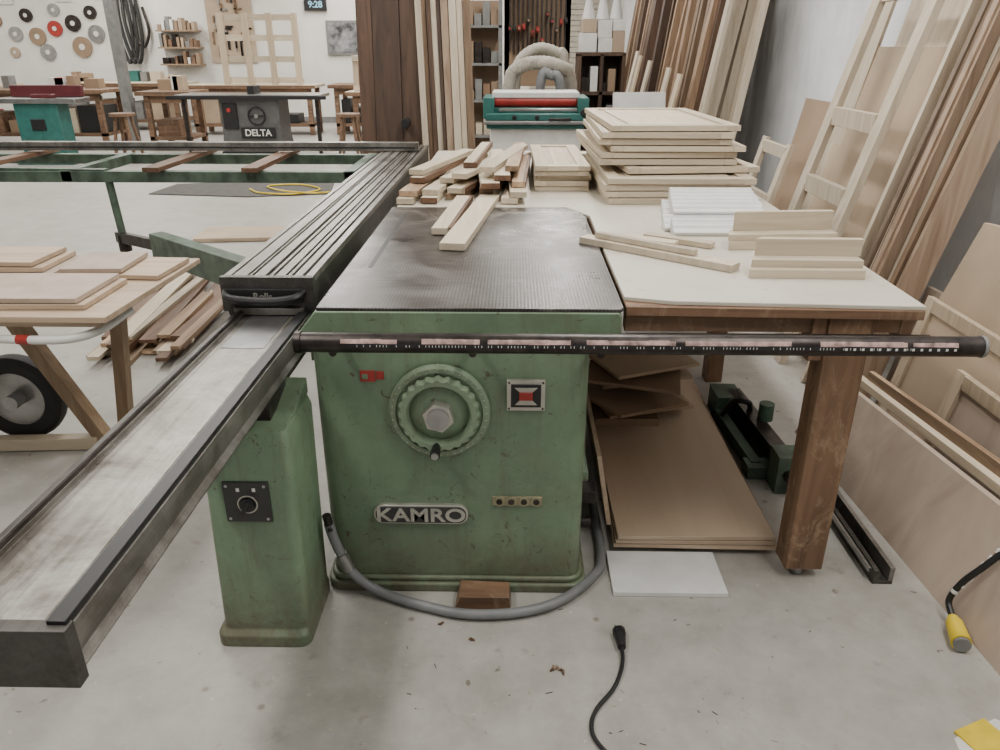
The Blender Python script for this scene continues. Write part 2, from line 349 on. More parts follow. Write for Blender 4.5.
# ---------------------------------------------------------------- extension table
et=empty('extension_table')
b=MB();b.poly([(.297,1.93),(.42,1.895),(1.065,1.86),(1.10,3.6),(1.10,5.0),(-.49,5.0),(-.49,3.15),(.22,3.15),(.30,2.98)],.876,.888,CREAM)
b.poly([(.297,1.88),(1.065,1.857),(1.098,3.6),(1.098,4.99),(.30,4.99)],.850,.876,OLDX);b.done('table_top',et,.002)
b=MB();b.box(1.03,1.065,1.9,4.9,.78,.85,OLDX);b.box(.30,1.03,1.90,1.94,.80,.85,OLDX)
b.box(-.45,1.05,4.9,4.94,.76,.85,OLDX);b.done('apron',et)
b=MB();b.box(.836,.95,1.88,1.97,.035,.85,OLDW);b.box(.795,.836,1.89,1.96,.72,.85,OLDW)
for x,y in((.98,4.85),(-.42,4.85),(.98,3.4)):b.box(x-.04,x+.04,y-.04,y+.04,0,.85,OLDW)
b.cyl((.89,1.92,0),(.89,1.92,.035),.02,STEEL);b.done('legs',et,.004)
# ---------------------------------------------------------------- outrigger
og=empty('outrigger_table')
b=MB();b.box(-3.6,-.60,4.84,4.90,.903,.955,ALU);b.box(-3.6,-.62,4.835,4.84,.92,.93,BLK);b.done('crosscut_fence',og)
b=MB()
b.box(-3.6,-.86,4.27,4.33,.80,.86,OGREEN);b.box(-3.6,-.86,5.0,5.06,.80,.86,OGREEN)
for x in(-3.5,-2.55,-.95):b.box(x,x+.06,4.27,5.06,.805,.865,OGREEN)
for x in(-2.05,-1.5,-3.1):b.box(x,x+.09,4.2,5.1,.866,.892,DARKY)
b.beam((-2.3,4.3,.85),(-3.2,4.32,.86),.05,.04,OGREEN)
b.done('frame',og)
b=MB();b.cyl((-2.30,4.3,.82),(-2.28,4.3,.46),.022,OGREEN,n=14);b.cyl((-2.28,4.3,.50),(-2.28,4.3,.40),.035,DSTEEL)
b.beam((-2.32,4.32,.48),(-1.9,4.0,.50),.04,.06,DSTEEL)
b.beam((-1.95,4.02,.50),(-.86,3.05,.52),.08,.15,OGREEN);b.done('swing_arm',og,.003)
# ---------------------------------------------------------------- panel cart (left)
pc=empty('panel_cart')
b=MB();b.poly([(-2.2,2.17),(-1.26,2.17),(-1.24,2.88),(-2.2,2.88)],.715,.735,PLYEDGE);b.box(-2.15,-1.29,2.19,2.86,.695,.714,PLYEDGE);b.done('cart_top',pc)
b=MB();b.beam((-1.65,2.68,0),(-1.98,2.68,.69),.05,.06,LEGZ,(0,1,0));b.beam((-1.65,2.82,0),(-1.55,2.80,.69),.05,.05,LEGZ,(0,1,0))
b.beam((-2.25,2.6,0),(-2.02,2.6,.69),.04,.05,LEGZ,(0,1,0))
b.beam((-2.3,2.62,.03),(-1.68,2.66,.03),.05,.05,MAPLEX);b.done('cart_legs',pc)
b=MB();b.tube([(-2.1,2.22,.665),(-1.75,2.20,.655),(-1.52,2.18,.655),(-1.39,2.18,.66),(-1.32,2.24,.67),(-1.30,2.4,.68)],.014,WHT,12);b.cyl((-1.56,2.184,.655),(-1.52,2.18,.655),.016,RED);b.done('cart_handle',pc,0)
b=MB();c=(-2.02,2.75,.185)
b.ring(c,(0,1,0),[(.115,-.03),(.16,-.04),(.18,-.025),(.185,0),(.18,.025),(.16,.04),(.115,.03)],RUB,48)
b.ring(c,(0,1,0),[(.0,-.01),(.11,-.02),(.12,-.03),(.12,.03),(.11,.02),(0,.01)],STEEL,40);b.cyl((-2.02,2.68,.185),(-2.02,2.82,.185),.03,STEEL);b.done('cart_wheel',pc,0)
b=MB()
for i,(cx,cy,w,d,rz,z) in enumerate([(-1.66,2.38,.60,.30,.02,.745),(-1.68,2.385,.59,.29,.012,.763),(-1.44,2.70,.36,.25,-.05,.745),(-1.83,2.71,.34,.27,.02,.745),(-1.86,2.71,.32,.25,.05,.763),(-1.52,2.70,.22,.24,.05,.763),(-1.88,2.71,.30,.23,0,.781)]):
    b.rbox((cx,cy,z+.0006*i),(w,d,.016),rz,BIRCH if i%2 else PLYEDGE)
b.done('plywood_panel_stack',bev=.001)
b=MB();random.seed(5)
for k in range(34):
    x=R(-2.2,-1.70);y0=R(3.45,3.75);l=R(.6,1.5);z=.012+.022*(k//7)+.0007*(k%7);a=R(-.15,.08)
    b.beam((x,y0,z),(x+a-.08,y0+l,z),R(.04,.09),.02,random.choice([MIXY,MAPLE,DARKY,MIXY,DARKY]))
b.done('lumber_offcut_pile',bev=.001)
b=MB();b.rbox((-2.3,6.4,.02),(.8,.45,.03),.1,MDFL);b.done('cardboard_sheet')
b=MB();b.poly([(-4.05,8.35),(-2.9,8.2),(-2.05,8.4),(-2.15,9.1),(-3.3,9.2),(-4.0,9.0)],0,.012,flat('mat_grey',(.085,.08,.075),.9));b.done('floor_mat')
b=MB();b.tube([(-3.0,8.6,.024),(-2.8,8.35,.024),(-2.4,8.3,.024),(-2.2,8.6,.024),(-2.5,8.9,.024),(-2.85,8.8,.024),(-2.6,8.45,.034),(-2.2,8.3,.034),(-1.9,8.6,.012)],.009,YEL,8);b.done('air_hose',bev=0)
# ---------------------------------------------------------------- things on the extension table
T=.8885
def door(b,cx,cy,z,w,d,rz,t=.022):
    M=Matrix.Rotation(rz,3,'Z');f=.055
    def P(dx,dy,sx,sy,zz,tt,m):
        o=M@Vector((dx,dy,0));b.rbox((cx+o.x,cy+o.y,zz),(sx,sy,tt),rz,m)
    P(-(w-f)/2,0,f,d,z,t,MAPLE);P((w-f)/2,0,f,d,z,t,MAPLE)
    P(0,-(d-f)/2,w-2*f,f,z,t,MAPLEX);P(0,(d-f)/2,w-2*f,f,z,t,MAPLEX);P(0,0,w-2*f+.004,d-2*f+.004,z-.003,t*.5,MAPLE)
    P(0,0,w-2*f-.07,d-2*f-.07,z,t*.7,MAPLE)
b=MB();random.seed(11);z=T+.0125
for k in range(4):
    door(b,.69+R(-.02,.02),3.73+R(-.02,.02),z,.62,1.02,R(-.04,.03)+.02,.024);z+=.028
door(b,.73,3.80,z,.58,.95,.10,.024);z+=.028
for k in range(6):
    door(b,.675+R(-.02,.02)+(.03 if k==2 else 0),3.86+R(-.03,.02),z,.60-.01*k,1.0,R(-.03,.03)+.01,.024);z+=.0285
b.done('cabinet_door_stack',bev=.0015)
b=MB();z=T+.0115
for k in range(5):door(b,.22+R(-.005,.005),3.93+R(-.02,.02),z,.25,.82,R(-.02,.02));z+=.0235
b.done('drawer_front_stack',bev=.0015)
b=MB();random.seed(4)
L=[((-.20,2.40,0,.085),(-.105,3.28,0)),((-.255,2.62,0,.07),(-.21,3.25,0)),((-.46,3.18,0,.07),(-.42,3.8,0)),((-.36,3.20,0,.07),(-.30,3.95,0)),((-.45,3.22,1,.08),(-.38,3.9,1)),((-.36,3.25,1,.07),(-.22,4.1,1)),((-.43,3.4,2,.07),(-.28,4.1,2)),((-.44,3.45,3,.07),(-.25,4.2,3)),
((-.26,3.3,0,.08),(-.05,4.2,0)),((-.12,3.3,0,.06),(.02,4.3,0)),((-.02,3.2,0,.07),(.05,4.2,0)),((-.25,3.28,1,.08),(.0,4.4,1)),((-.12,3.3,1,.06),(-.14,4.2,1)),((.02,3.2,1,.07),(-.02,4.3,1)),((-.3,3.4,2,.07),(.06,4.3,2)),((-.1,3.25,2,.08),(-.2,4.4,2)),((.02,3.3,2,.06),(.06,4.2,2)),((-.24,3.35,3,.07),(-.06,4.0,3)),((-.05,3.3,3,.07),(-.1,4.2,3)),((-.12,3.35,4,.07),(.04,4.2,4)),((-.01,3.4,4,.06),(.03,4.3,4)),((-.2,3.5,4,.06),(-.15,4.3,4))]
for i,(p,q) in enumerate(L):
    zz=T+.0135+.0265*p[2]+.0009*(i%4)+(.002 if p[1]<3.14 else 0);m=MAPLE if (i%4 or i==0) else MIXY
    P=Vector(q[:2])-Vector(p[:2]);P.normalize()
    b.beam((p[0],p[1],zz),(q[0],q[1],zz),p[3],.0235,m)
    if i%3==0 and i:b.beam((p[0]-P.x*.003,p[1]-P.y*.003,zz),(p[0],p[1],zz),p[3]+.001,.0238,DARKY)
    if i%5==1:
        sd=Vector((P.y,-P.x))*(p[3]/2-.006);b.beam((p[0]+sd.x,p[1]+sd.y,zz+.001),(q[0]+sd.x,q[1]+sd.y,zz+.001),.014,.0245,DARKY)
b.done('cut_board_pile',bev=.001)
b=MB()
prof=[(0,0),(.075,0),(.08,.012),(.07,.018),(.052,.02),(.045,.03),(.028,.036),(.02,.046),(.008,.048),(.0,.04)]
for k in range(7):
    y0=2.63+.072*k;z0=T+.001;x0=.565+.012*k-(.03 if k%2 else 0)
    b.poly([(y0+.08-p[0],z0+p[1]) for p in prof],x0,x0+.335,PRIM,'X')
for k in range(5):
    y0=2.76+.073*k;z0=T+.0495;x0=.585+.012*k
    b.poly([(y0+.072-p[0]*.88,z0+p[1]*.8) for p in prof],x0,x0+.33,PRIM,'X')
b.done('moulding_stack',bev=.001)
def Lp(b,x0,x1,y,z,w,h,m,c0=0,c1=0,rz=0):
    M=Matrix.Rotation(rz,3,'Z');C=Vector(((x0+x1)/2,y,0))
    P=[(x0,y-w/2,z),(x1,y-w/2,z),(x1-c1,y+w/2,z),(x0+c0,y+w/2,z)]
    P+= [(p[0],p[1],z+h) for p in P]
    b.hexa([C+M@(Vector(p)-C) for p in P],m)
b=MB()
Lp(b,.70,1.06,2.50,T,.10,.026,MAPLEX,.05,.0,.08);Lp(b,.70,1.07,2.50,T+.0262,.075,.022,MAPLEX,.03,0,.08);Lp(b,.73,1.07,2.53,T+.0485,.022,.062,MAPLEX,.02,0,.08)
b.done('batten_assembly',bev=.001)
b=MB()
Lp(b,.68,1.01,2.16,T,.11,.026,MAPLEX,.04,.0,-.02);Lp(b,.69,1.01,2.17,T+.0262,.08,.022,MAPLEX,.03,0,-.02);Lp(b,.71,1.02,2.19,T+.0485,.022,.05,MAPLEX,.02,0,-.02)
b.done('batten_assembly',bev=.001)
b=MB();b.beam((.24,2.54,T+.012),(.66,2.18,T+.012),.055,.022,PALEZ);b.beam((.36,2.575,T+.010),(.54,2.47,T+.010),.05,.018,MAPLEX);b.beam((.46,2.60,T+.0105),(.66,2.46,T+.0105),.04,.018,MAPLEX)
b.beam((.28,2.51,T+.034),(.56,2.27,T+.034),.025,.018,PALEZ);b.done('trim_board_offcuts',bev=.001)
# ---------------------------------------------------------------- under the table
SHT=wood('cardboard_faced_ply',(.50,.395,.29),(.43,.33,.235),'Y',.6,.1,6)
b=MB()
for k in range(3):b.rbox((.60-.008*k,2.72,.03+.017*k),(.52-.01*k,1.45,.014),-.015+.012*k,SHT if k==2 else PLYEDGE)
b.rbox((.62,2.72,.013),(.50,1.3,.018),0,MDF);b.done('mdf_sheet_stack',bev=.001)
b=MB();b.rbox((.475,1.89,.008),(.34,.20,.014),.0,PRIM);b.rbox((.475,1.89,.0008),(.341,.201,.0012),.0,MDF);b.done('white_shelf_board',bev=.001)
b=MB()
for k,(x,y,rz,ry) in enumerate([(.50,2.95,.3,.0),(.45,2.85,.6,.12),(.52,3.05,.1,-.1),(.48,2.9,-.2,.05),(.5,2.95,.4,0)]):
    b.rbox((x+.03,y,.12+.045*k),(.38,.34,.014),rz,MDF if k%2 else MDFL,ry=ry)
b.box(.34,.60,2.75,3.1,.072,.105,MDF)
b.hexa([Vector(p) for p in((.31,2.05,.073),(.325,2.05,.073),(.325,3.0,.073),(.31,3.0,.073),(.265,2.05,.33),(.28,2.05,.33),(.28,3.0,.33),(.265,3.0,.33))],PLYEDGE)
b.done('plywood_offcuts',bev=.001)
b=MB();b.beam((1.02,2.42,.06),(.98,3.05,.06),.06,.10,DSTEEL);b.beam((.93,2.5,.03),(.90,3.0,.03),.04,.05,DGREEN)
b.box(.96,1.08,2.36,2.46,.0,.15,OGREEN);b.cyl((1.0,2.36,.08),(1.0,2.32,.08),.02,DSTEEL);b.cyl((1.03,2.75,.11),(1.03,2.75,.18),.03,DGREEN);b.box(.89,1.06,2.46,2.54,.0,.05,OGREEN)
b.tube([(.90,2.9,.05),(.92,2.85,.14),(.97,2.8,.16),(1.0,2.85,.1)],.012,BLK);b.box(.89,1.0,2.95,3.1,.0,.11,DGREEN);b.done('rip_fence_assembly',bev=.003)
b=MB();b.box(1.10,1.115,1.86,2.62,.0,.05,ALUD);b.box(1.115,1.16,1.86,2.62,.0,.012,ALUD);b.box(1.145,1.16,1.86,2.62,.012,.06,ALU);b.box(1.09,1.10,1.88,2.6,.03,.045,STEEL);b.done('metal_guide_track',bev=.001)
b=MB();b.tube([(.30,1.585,.016),(.298,1.53,.012),(.285,1.48,.008),(.259,1.427,.006),(.215,1.37,.006),(.196,1.32,.006),(.205,1.27,.006),(.26,1.20,.006),(.35,1.1,.006)],.0055,BLK,10)
b.cyl((.300,1.565,.016),(.300,1.615,.016),.011,BLK,.017,n=16);b.cyl((.300,1.615,.016),(.300,1.63,.016),.018,BLK,n=16)
for x in(.292,.308):b.cyl((x,1.63,.018),(x,1.648,.018),.0025,STEEL,n=8)
b.done('power_cord',bev=0)
# ---------------------------------------------------------------- right wall lumber
def lean(b,y,w,t,m,x0=1.36,k=.25,h=2.3,z0=0,dy=0):
    b.beam((x0+k*z0,y,z0),(x0+k*h,y+dy,h),w,t,m,(1,0,0))
def sheet(b,xb,xt,y0,y1,z1,z2,m,t=.018,yt=None):
    yt=y1 if yt is None else yt
    b.hexa([Vector(p) for p in((xb,y0,0),(xb+t,y0,0),(xb+t,y1,0),(xb,y1,0),(xt,y0,z1),(xt+t,y0,z1),(xt+t,yt,z2),(xt,yt,z2))],m)
b=MB()
b.hexa([Vector(p) for p in((1.29,1.2,0),(1.31,1.2,0),(1.22,2.85,0),(1.20,2.85,0),(1.39,1.2,.36),(1.41,1.2,.36),(1.36,2.85,.25),(1.34,2.85,.25))],BIRCH)
b.done('birch_plywood_sheet',bev=.001)
b=MB();b.beam((1.43,1.2,.375),(1.395,2.9,.265),.03,.03,MAPLE);b.beam((1.455,1.2,.415),(1.42,2.75,.305),.02,.04,MIXY);b.done('edge_batten',bev=.001)
def fdoor(b,y0,y1,xb,xt,h,m1,m2,f=.055,z0=0):
    def X(z):return xb+(xt-xb)*z/h
    for y in(y0+f/2,y1-f/2):b.beam((X(z0),y,z0),(xt,y,h),f,.022,m1,(1,0,0))
    for z in(z0+f/2,h-f/2):b.beam((X(z),y0+f,z),(X(z),y1-f,z),.022,f,m1)
    b.hexa([Vector(p) for p in((X(z0)+.006,y0+f,z0+f),(X(z0)+.012,y0+f,z0+f),(X(z0)+.012,y1-f,z0+f),(X(z0)+.006,y1-f,z0+f),(xt-.006,y0+f,h-f),(xt,y0+f,h-f),(xt,y1-f,h-f),(xt-.006,y1-f,h-f))],m2)
b=MB();fdoor(b,1.72,2.74,1.455,1.575,.64,MAPLEZ,MDFL,.05);b.done('leaning_cabinet_door',bev=.001)
b=MB();fdoor(b,1.40,2.36,1.425,1.515,.50,MAPLEZ,BIRCH,.05);b.done('leaning_cabinet_door',bev=.001)
b=MB();sheet(b,1.53,1.665,1.3,2.92,1.02,.93,MDFL,yt=2.68);b.done('mdf_panel',bev=.001)
b=MB();sheet(b,1.58,1.70,1.0,3.0,.66,.60,BIRCH,yt=3.0);sheet(b,1.62,1.80,1.3,2.80,.82,.80,MDF,yt=2.78);b.done('plywood_panel',bev=.001)
b=MB();random.seed(21)
for k in range(12):
    y=2.98+.035*k;lean(b,y,R(.025,.035),R(.07,.12),[MIXZ,OAKZ,PALEZ,MIXZ,MIXZ,OAKZ,PALEZ,MIXZ,PALEZ,MIXZ,PALEZ,PALEZ][k],x0=1.45+R(-.03,.05),k=.235,h=R(2.2,2.5),dy=R(-.08,.02))
b.done('leaning_lumber',bev=.001)
lf=MB();lean(lf,3.64,.09,.035,PALEZ,x0=1.39,h=2.4);lean(lf,4.22,.09,.035,PALEZ,x0=1.39,h=2.4)
for z in(.28,.83,1.17,1.75,2.2):lf.beam((1.39+.25*z,3.68,z),(1.39+.25*z,4.18,z),.035,.09,PALEZ)
lf.done('wooden_ladder_frame',bev=.002)
lf=MB()
for y in(4.55,5.0):lean(lf,y,.07,.03,PALEZ,x0=1.36,h=.98)
for z in(.15,.65,.93):lf.beam((1.36+.25*z,4.56,z),(1.36+.25*z,4.99,z),.03,.07,PALEZ)
lf.done('small_wooden_frame',bev=.002)
b=MB();lean(b,3.95,1.0,.018,MDFL,x0=1.60,k=.22,h=1.5);lean(b,4.9,.5,.018,MDF,x0=1.66,k=.18,h=1.2);lean(b,4.47,.22,.018,PALEZ,x0=1.62,k=.2,h=2.3);lean(b,3.95,.6,.018,PALEZ,x0=1.66,k=.2,h=1.9);b.done('leaning_sheets',bev=.001)
b=MB();random.seed(31)
for k in range(90):
    y=6.5+.055*k+R(-.03,.03);m=random.choice([WALN,WALN,WALN,OAKZ,MIXZ,OAKZ,OAKZ,PALEZ])if k>4 else PALEZ
    x0=1.45+R(-.1,.25);kk=R(.12,.17);h=R(2.0,2.75);lean(b,y,R(.05,.12),R(.02,.12),m,x0=x0,k=min(kk,(2.1-x0)/h),h=h,dy=R(-.12,.12))
b.done('lumber_rack_boards',bev=0)
b=MB()
for y,x0,m in((7.3,1.12,PALEZ),(7.8,1.02,PALEZ),(8.2,.98,MAPLEZ),(8.6,1.0,PALEZ),(6.9,1.15,MAPLEZ)):lean(b,y,.16,.02,m,x0=x0,k=.2,h=1.3+.1*y-.7)
b.rbox((1.05,6.6,.58),(.45,.03,1.16),.2,PRIM,rx=-.12);b.done('leaning_pale_boards',bev=.001)
b=MB();b.cyl((1.215,1.585,.028),(1.235,1.66,.03),.026,YEL,.022,n=20);b.cyl((1.235,1.66,.03),(1.24,1.68,.032),.02,YEL,.014,n=20);b.cyl((1.213,1.575,.028),(1.215,1.585,.028),.022,GREY,n=20)
b.tube([(1.24,1.68,.032),(1.245,1.72,.06),(1.26,1.71,.13),(1.29,1.69,.20),(1.335,1.68,.275),(1.375,1.66,.375),(1.405,1.62,.42),(1.44,1.55,.45),(1.46,1.45,.46)],.009,BLK,10)
for k in range(7):
    t=k/7;b.cyl((1.25+.08*t,1.716-.03*t,.09+.18*t),(1.252+.082*t,1.715-.03*t,.100+.18*t),.0098,WHT,n=10)
b.done('extension_cord',bev=0)
b=MB();random.seed(2)
for x,y,sx in((-.2,1.66,.012),(.115,1.50,.015),(.13,1.49,.012),(-.11,1.6,.014)):
    for j in range(4):b.rbox((x+R(-.008,.008),y+R(-.006,.006),.004),(sx*R(.4,1),sx*.3,.004),R(0,3),OLDX)
for k in range(70):
    b.rbox((R(-.7,.95),R(1.0,1.78),.0015),(R(.004,.020),.0013,.0013),R(0,3),random.choice([MAPLE,WALN,MAPLE]))
b.done('wood_scraps',bev=0)
b=MB();b.rbox((1.12,1.30,.004),(.10,.08,.006),.4,YEL);b.poly([(1.02,1.1),(1.22,1.05),(1.26,1.3),(1.18,1.36),(1.05,1.3)],.0,.002,WHT);b.done('paper_bag',bev=0)
# ---------------------------------------------------------------- background
b=MB();random.seed(14);x=-1.12
while x<-.70:
    w=R(.10,.2);b.beam((x+w/2,5.66+R(-.03,.03),0),(x+w/2+.01,5.85,2.5),R(.03,.05),w*.97,WALN,(1,0,0));x+=w
x=-.70
while x<-.33:
    w=R(.02,.06);b.beam((x+w/2+.06,5.6+R(-.05,.1),0),(x+w/2-.02,5.85,R(2.2,2.6)),.08,w*.9,random.choice([PALEZ,WALN,OAKZ,MIXZ,PALEZ]),(1,0,0));x+=w
b.cyl((-.78,5.72,1.0),(-.78,5.60,1.0),.03,BLK)
b.done('lumber_bundle',bev=.001)
b=MB();b.box(-.86,-.70,5.98,6.14,0,ZC,GREY);b.done('support_column')
b=MB();b.box(-6.2,-6.06,12.45,12.59,0,ZC,GREY);b.box(-6.28,-5.98,12.37,12.67,0,.02,GREY);b.done('support_column')
ds=empty('drum_sander');b=MB()
b.box(-.25,.62,7.0,7.7,.90,.96,TEAL);b.box(-.22,.60,7.05,7.65,.62,.83,WHT);b.box(-.25,.62,7.0,7.68,.83,.87,TEAL);b.box(-.27,.64,6.95,7.75,.87,.90,GREY)
for x in(-.21,.54):
    for y in(7.1,7.6):b.box(x-.03,x+.04,y-.03,y+.04,0,.62,TEAL)
b.box(-.21,.58,7.1,7.6,.2,.25,TEAL);b.done('sander_base',ds,.01)
b=MB();b.box(-.28,-.18,7.05,7.6,.91,1.09,TEAL);b.box(.56,.66,7.05,7.6,.91,1.09,TEAL);b.cyl((-.18,7.2,1.05),(.56,7.2,1.05),.05,RED,n=32);b.box(-.2,.58,7.15,7.6,1.08,1.13,WHT);b.box(-.18,.56,7.12,7.2,.93,1.0,TEAL)
b.box(-.14,.56,7.06,7.08,.97,1.0,STEEL);b.box(.30,.5,6.935,6.95,.90,.93,BLK);b.cyl((.62,7.0,.96),(.62,7.05,.96),.04,BLK)
for x in(.0,.2):b.cyl((x,6.98,.93),(x,7.0,.93),.02,BLK)
b.done('sander_head',ds,.008)
DUCT=flat('duct',(.36,.33,.28),.6)
b=MB();b.tube([(-.05,7.9,.08),(-.05,7.9,.6),(-.05,7.9,1.18),(.05,7.9,1.32),(.22,7.9,1.36),(.42,7.9,1.33),(.55,8.0,1.2),(.58,8.1,.6),(.58,8.1,.08)],.06,DUCT,14,10,.1)
b.tube([(.0,8.2,.1),(.0,8.2,1.1),(.05,8.2,1.36),(.22,8.25,1.48),(.42,8.3,1.44),(.5,8.3,1.3),(.5,8.4,.1)],.055,DUCT,14,10,.1)
b.tube([(.25,7.85,.05),(.25,7.85,1.15),(.35,7.85,1.25),(.45,7.85,1.1),(.45,7.85,.05)],.045,HOSE,12,10,.1);b.box(-.15,.65,7.82,8.5,0,.05,GREY);b.done('dust_hose',bev=0)
CL=[MDF,DSTEEL,WHT,OLDX,TEAL,GREY,MAPLE,RED,BLK,MDFL,GREY,BLK,MDF]
def bench(x0,x1,y0,y1,m,z=.87,leg=.08,name='workbench',lm=OLDX,cl=6,top=3):
    b=MB();b.box(x0,x1,y0,y1,z-.05,z,m);b.box(x0,x1,y0-.012,y0,z-.06,z-.005,lm)
    for x in(x0+.1,x1-.1-leg):
        for y in(y0+.05,y1-.05-leg):b.box(x,x+leg,y,y+leg,0,z-.05,lm)
    b.box(x0+.1,x1-.1,y0+.07,y0+.11,z-.17,z-.05,lm);b.box(x0+.1,x1-.1,y0+.05,y1-.05,.15,.2,lm)
    x=x0+.2
    while x<x1-.5 and cl:
        w=R(.15,.4);b.box(x,x+w,y0+.15,y1-.2,.201,.2+R(.15,.45),random.choice(CL));x+=w+R(.02,.15)
    for k in range(top):
        x=R(x0+.1,x1-.4);w=R(.1,.3);b.box(x,x+w,y1-.35,y1-.15,z+.0005,z+R(.05,.22),random.choice(CL))
    b.done(name)
random.seed(77)
bench(-5.85,-5.0,12.2,13.0,OLDX);bench(-9.6,-8.0,10.6,11.7,MAPLEX,top=6);bench(-9.3,-6.6,12.7,13.6,OLDX,top=6);bench(-2.6,-1.6,12.2,13.0,MAPLEX,top=0);bench(-6.0,-3.6,14.4,15.2,MAPLEX,top=0)
bench(-3.4,-1.6,14.5,15.4,OLDX,top=5);bench(-8.9,-6.4,15.2,16.2,MAPLEX,top=8);bench(-11.9,-9.4,14.2,15.2,MAPLEX,top=8)
def tsaw(x,y,w,col,bw=.28,name='table_saw'):
    b=MB();b.box(x-w/2,x+w/2,y,y+.65,.83,.87,STEEL);b.box(x-bw,x+bw,y+.05,y+.58,.30,.83,col);b.box(x-bw-.04,x+bw+.04,y+.02,y+.62,0,.08,BLK)
    c=bw+.03
    b.hexa([Vector(p) for p in((x-c,y+.03,.08),(x+c,y+.03,.08),(x+c,y+.6,.08),(x-c,y+.6,.08),(x-bw,y+.05,.3),(x+bw,y+.05,.3),(x+bw,y+.58,.3),(x-bw,y+.58,.3))],col)
    b.box(x-w/2-.1,x+w/2+.1,y-.06,y-.01,.81,.86,BLK);b.ring((x+.1,y+.04,.58),(0,-1,0),[(.11,0),(.13,0),(.13,.02),(.11,.02)],BLK,32)
    b.box(x-.0,x+.2,y+.01,y+.03,.57,.59,BLK);b.cyl((x+.1,y+.05,.58),(x+.1,y,.58),.03,STEEL);b.box(x-bw+.04,x-bw+.25,y+.02,y+.05,.4,.75,BLK);b.cyl((x-bw+.14,y+.02,.66),(x-bw+.14,y,.66),.03,RED)
    for xx in(x-w/2+.05,x+w/2-.1):b.box(xx,xx+.05,y+.1,y+.15,0,.83,DSTEEL)
    b.box(x-.05,x+.05,y+.2,y+.5,.87,.98,BLK)
    return b.done(name)
o=tsaw(-3.85,11.4,2.1,flat('saw_grey',(.10,.10,.10),.45),.43);b=MB();b.box(-4.0,-3.50,11.42,11.435,.27,.42,BLK);b.done('saw_label_plate',o)
text('saw_label','DELTA',(-3.75,11.418,.345),.13,WHT,o,.003);tsaw(-7.9,9.4,1.2,TEAL)
b=MB();MAR=flat('maroon',(.10,.018,.022),.4)
b.box(-7.0,-5.9,10.6,11.0,.80,.87,STEEL);b.box(-6.8,-6.2,10.65,10.95,.1,.80,TEAL);b.box(-6.9,-6.1,10.6,11.0,0,.1,TEAL);b.box(-6.95,-5.95,10.9,10.96,.87,1.02,MAR);b.box(-6.5,-6.2,10.6,10.7,.87,.92,MAR);b.box(-6.6,-6.4,10.63,10.65,.45,.6,BLK);b.done('jointer',bev=.01)
b=MB()
for x in(-5.27,-4.83,-4.4,-3.95):b.box(x,x+.11,14.5,14.54,.872,2.05,MAPLEZ)
for z in(.9,1.25,1.6,1.93):b.box(-5.26,-3.85,14.54,14.58,z,z+.10,MAPLEX)
for x in(-5.1,-4.0):b.box(x,x+.06,14.58,15.0,.9,.96,MAPLE)
b.done('wooden_rack_frame')
b=MB();bx=-2.5;b.box(bx,bx+.7,12.4,12.44,.872,.95,MAPLEX);b.box(bx,bx+.7,12.4,12.44,1.30,1.38,MAPLEX);b.box(bx,bx+.08,12.44,12.8,.872,1.38,MAPLEZ);b.box(bx+.62,bx+.7,12.44,12.8,.872,1.38,MAPLEZ);b.box(bx+.3,bx+.36,12.4,12.44,.95,1.3,MAPLEZ);b.box(bx+.08,bx+.62,12.78,12.8,.872,1.38,MDFL);b.done('wooden_cabinet_carcass')
b=MB()
for x,z,r,m in((-10.75,2.0,.12,MDF),(-10.4,1.75,.14,STEEL),(-10.1,2.1,.13,DSTEEL),(-9.95,1.7,.17,MDF),(-9.8,1.4,.16,STEEL),(-9.55,1.85,.15,RED),(-9.15,1.95,.16,DSTEEL),(-9.05,1.5,.2,MDF),(-8.7,1.75,.17,STEEL),(-10.5,1.4,.1,MDFL),(-8.75,2.15,.13,DSTEEL),(-9.5,2.2,.12,STEEL)):
    b.cyl((x,16.995,z),(x,16.95,z),r,m,n=32);b.cyl((x,16.95,z),(x,16.94,z),r*.3,WHT,n=16)
b.done('saw_blades_on_wall',bev=0)
b=MB()
for k in range(3):b.tube([(-8.2+.1*k,16.9,2.6),(-8.2+.1*k,16.85,1.9),(-8.05+.1*k,16.85,1.2),(-7.9+.1*k,16.85,1.7),(-7.95+.1*k,16.9,2.6)],.035,BLK,8)
b.tube([(-7.75,16.9,2.3),(-7.85,16.88,1.8),(-7.7,16.86,1.5),(-7.55,16.88,1.8),(-7.62,16.9,2.25)],.03,DSTEEL,8)
b.done('hanging_hoses',bev=0)
b=MB();random.seed(8)
for k in range(3):
    b.box(-7.35,-6.5,16.7,16.995,1.15+.32*k,1.18+.32*k,MDF)
    for j in range(9):
        x=-7.3+.088*j;h=R(.08,.26);b.box(x,x+R(.05,.085),16.72,16.9,1.181+.32*k,1.18+.32*k+h,random.choice([MDF,DSTEEL,WHT,OLDX,GREY,MDFL]))
b.done('wall_tool_shelf')
b=MB();random.seed(44)
b.box(-6.35,-5.4,16.96,16.995,1.2,2.5,MDFL);b.box(-2.8,-1.3,16.96,16.995,1.0,2.6,MDFL)
for k in range(60):
    x=R(-6.3,-5.5) if k<34 else R(-2.75,-1.45);z=R(1.3,2.35);w,h=(R(.02,.05),R(.12,.35)) if k%3 else (R(.08,.16),R(.03,.06))
    b.box(x,x+w,16.93,16.959,z,min(z+h,2.5),random.choice([BLK,DSTEEL,STEEL,OLDX,GREY,MDF,OLDX]))
b.done('tool_board_on_wall',bev=0)
b=MB();b.box(-3.9,-2.9,16.94,16.995,1.35,2.0,GREY);b.box(-3.85,-2.95,16.93,16.945,1.4,1.95,flat('pinboard',(.22,.22,.23),.5,0,.5,6));b.done('notice_board')
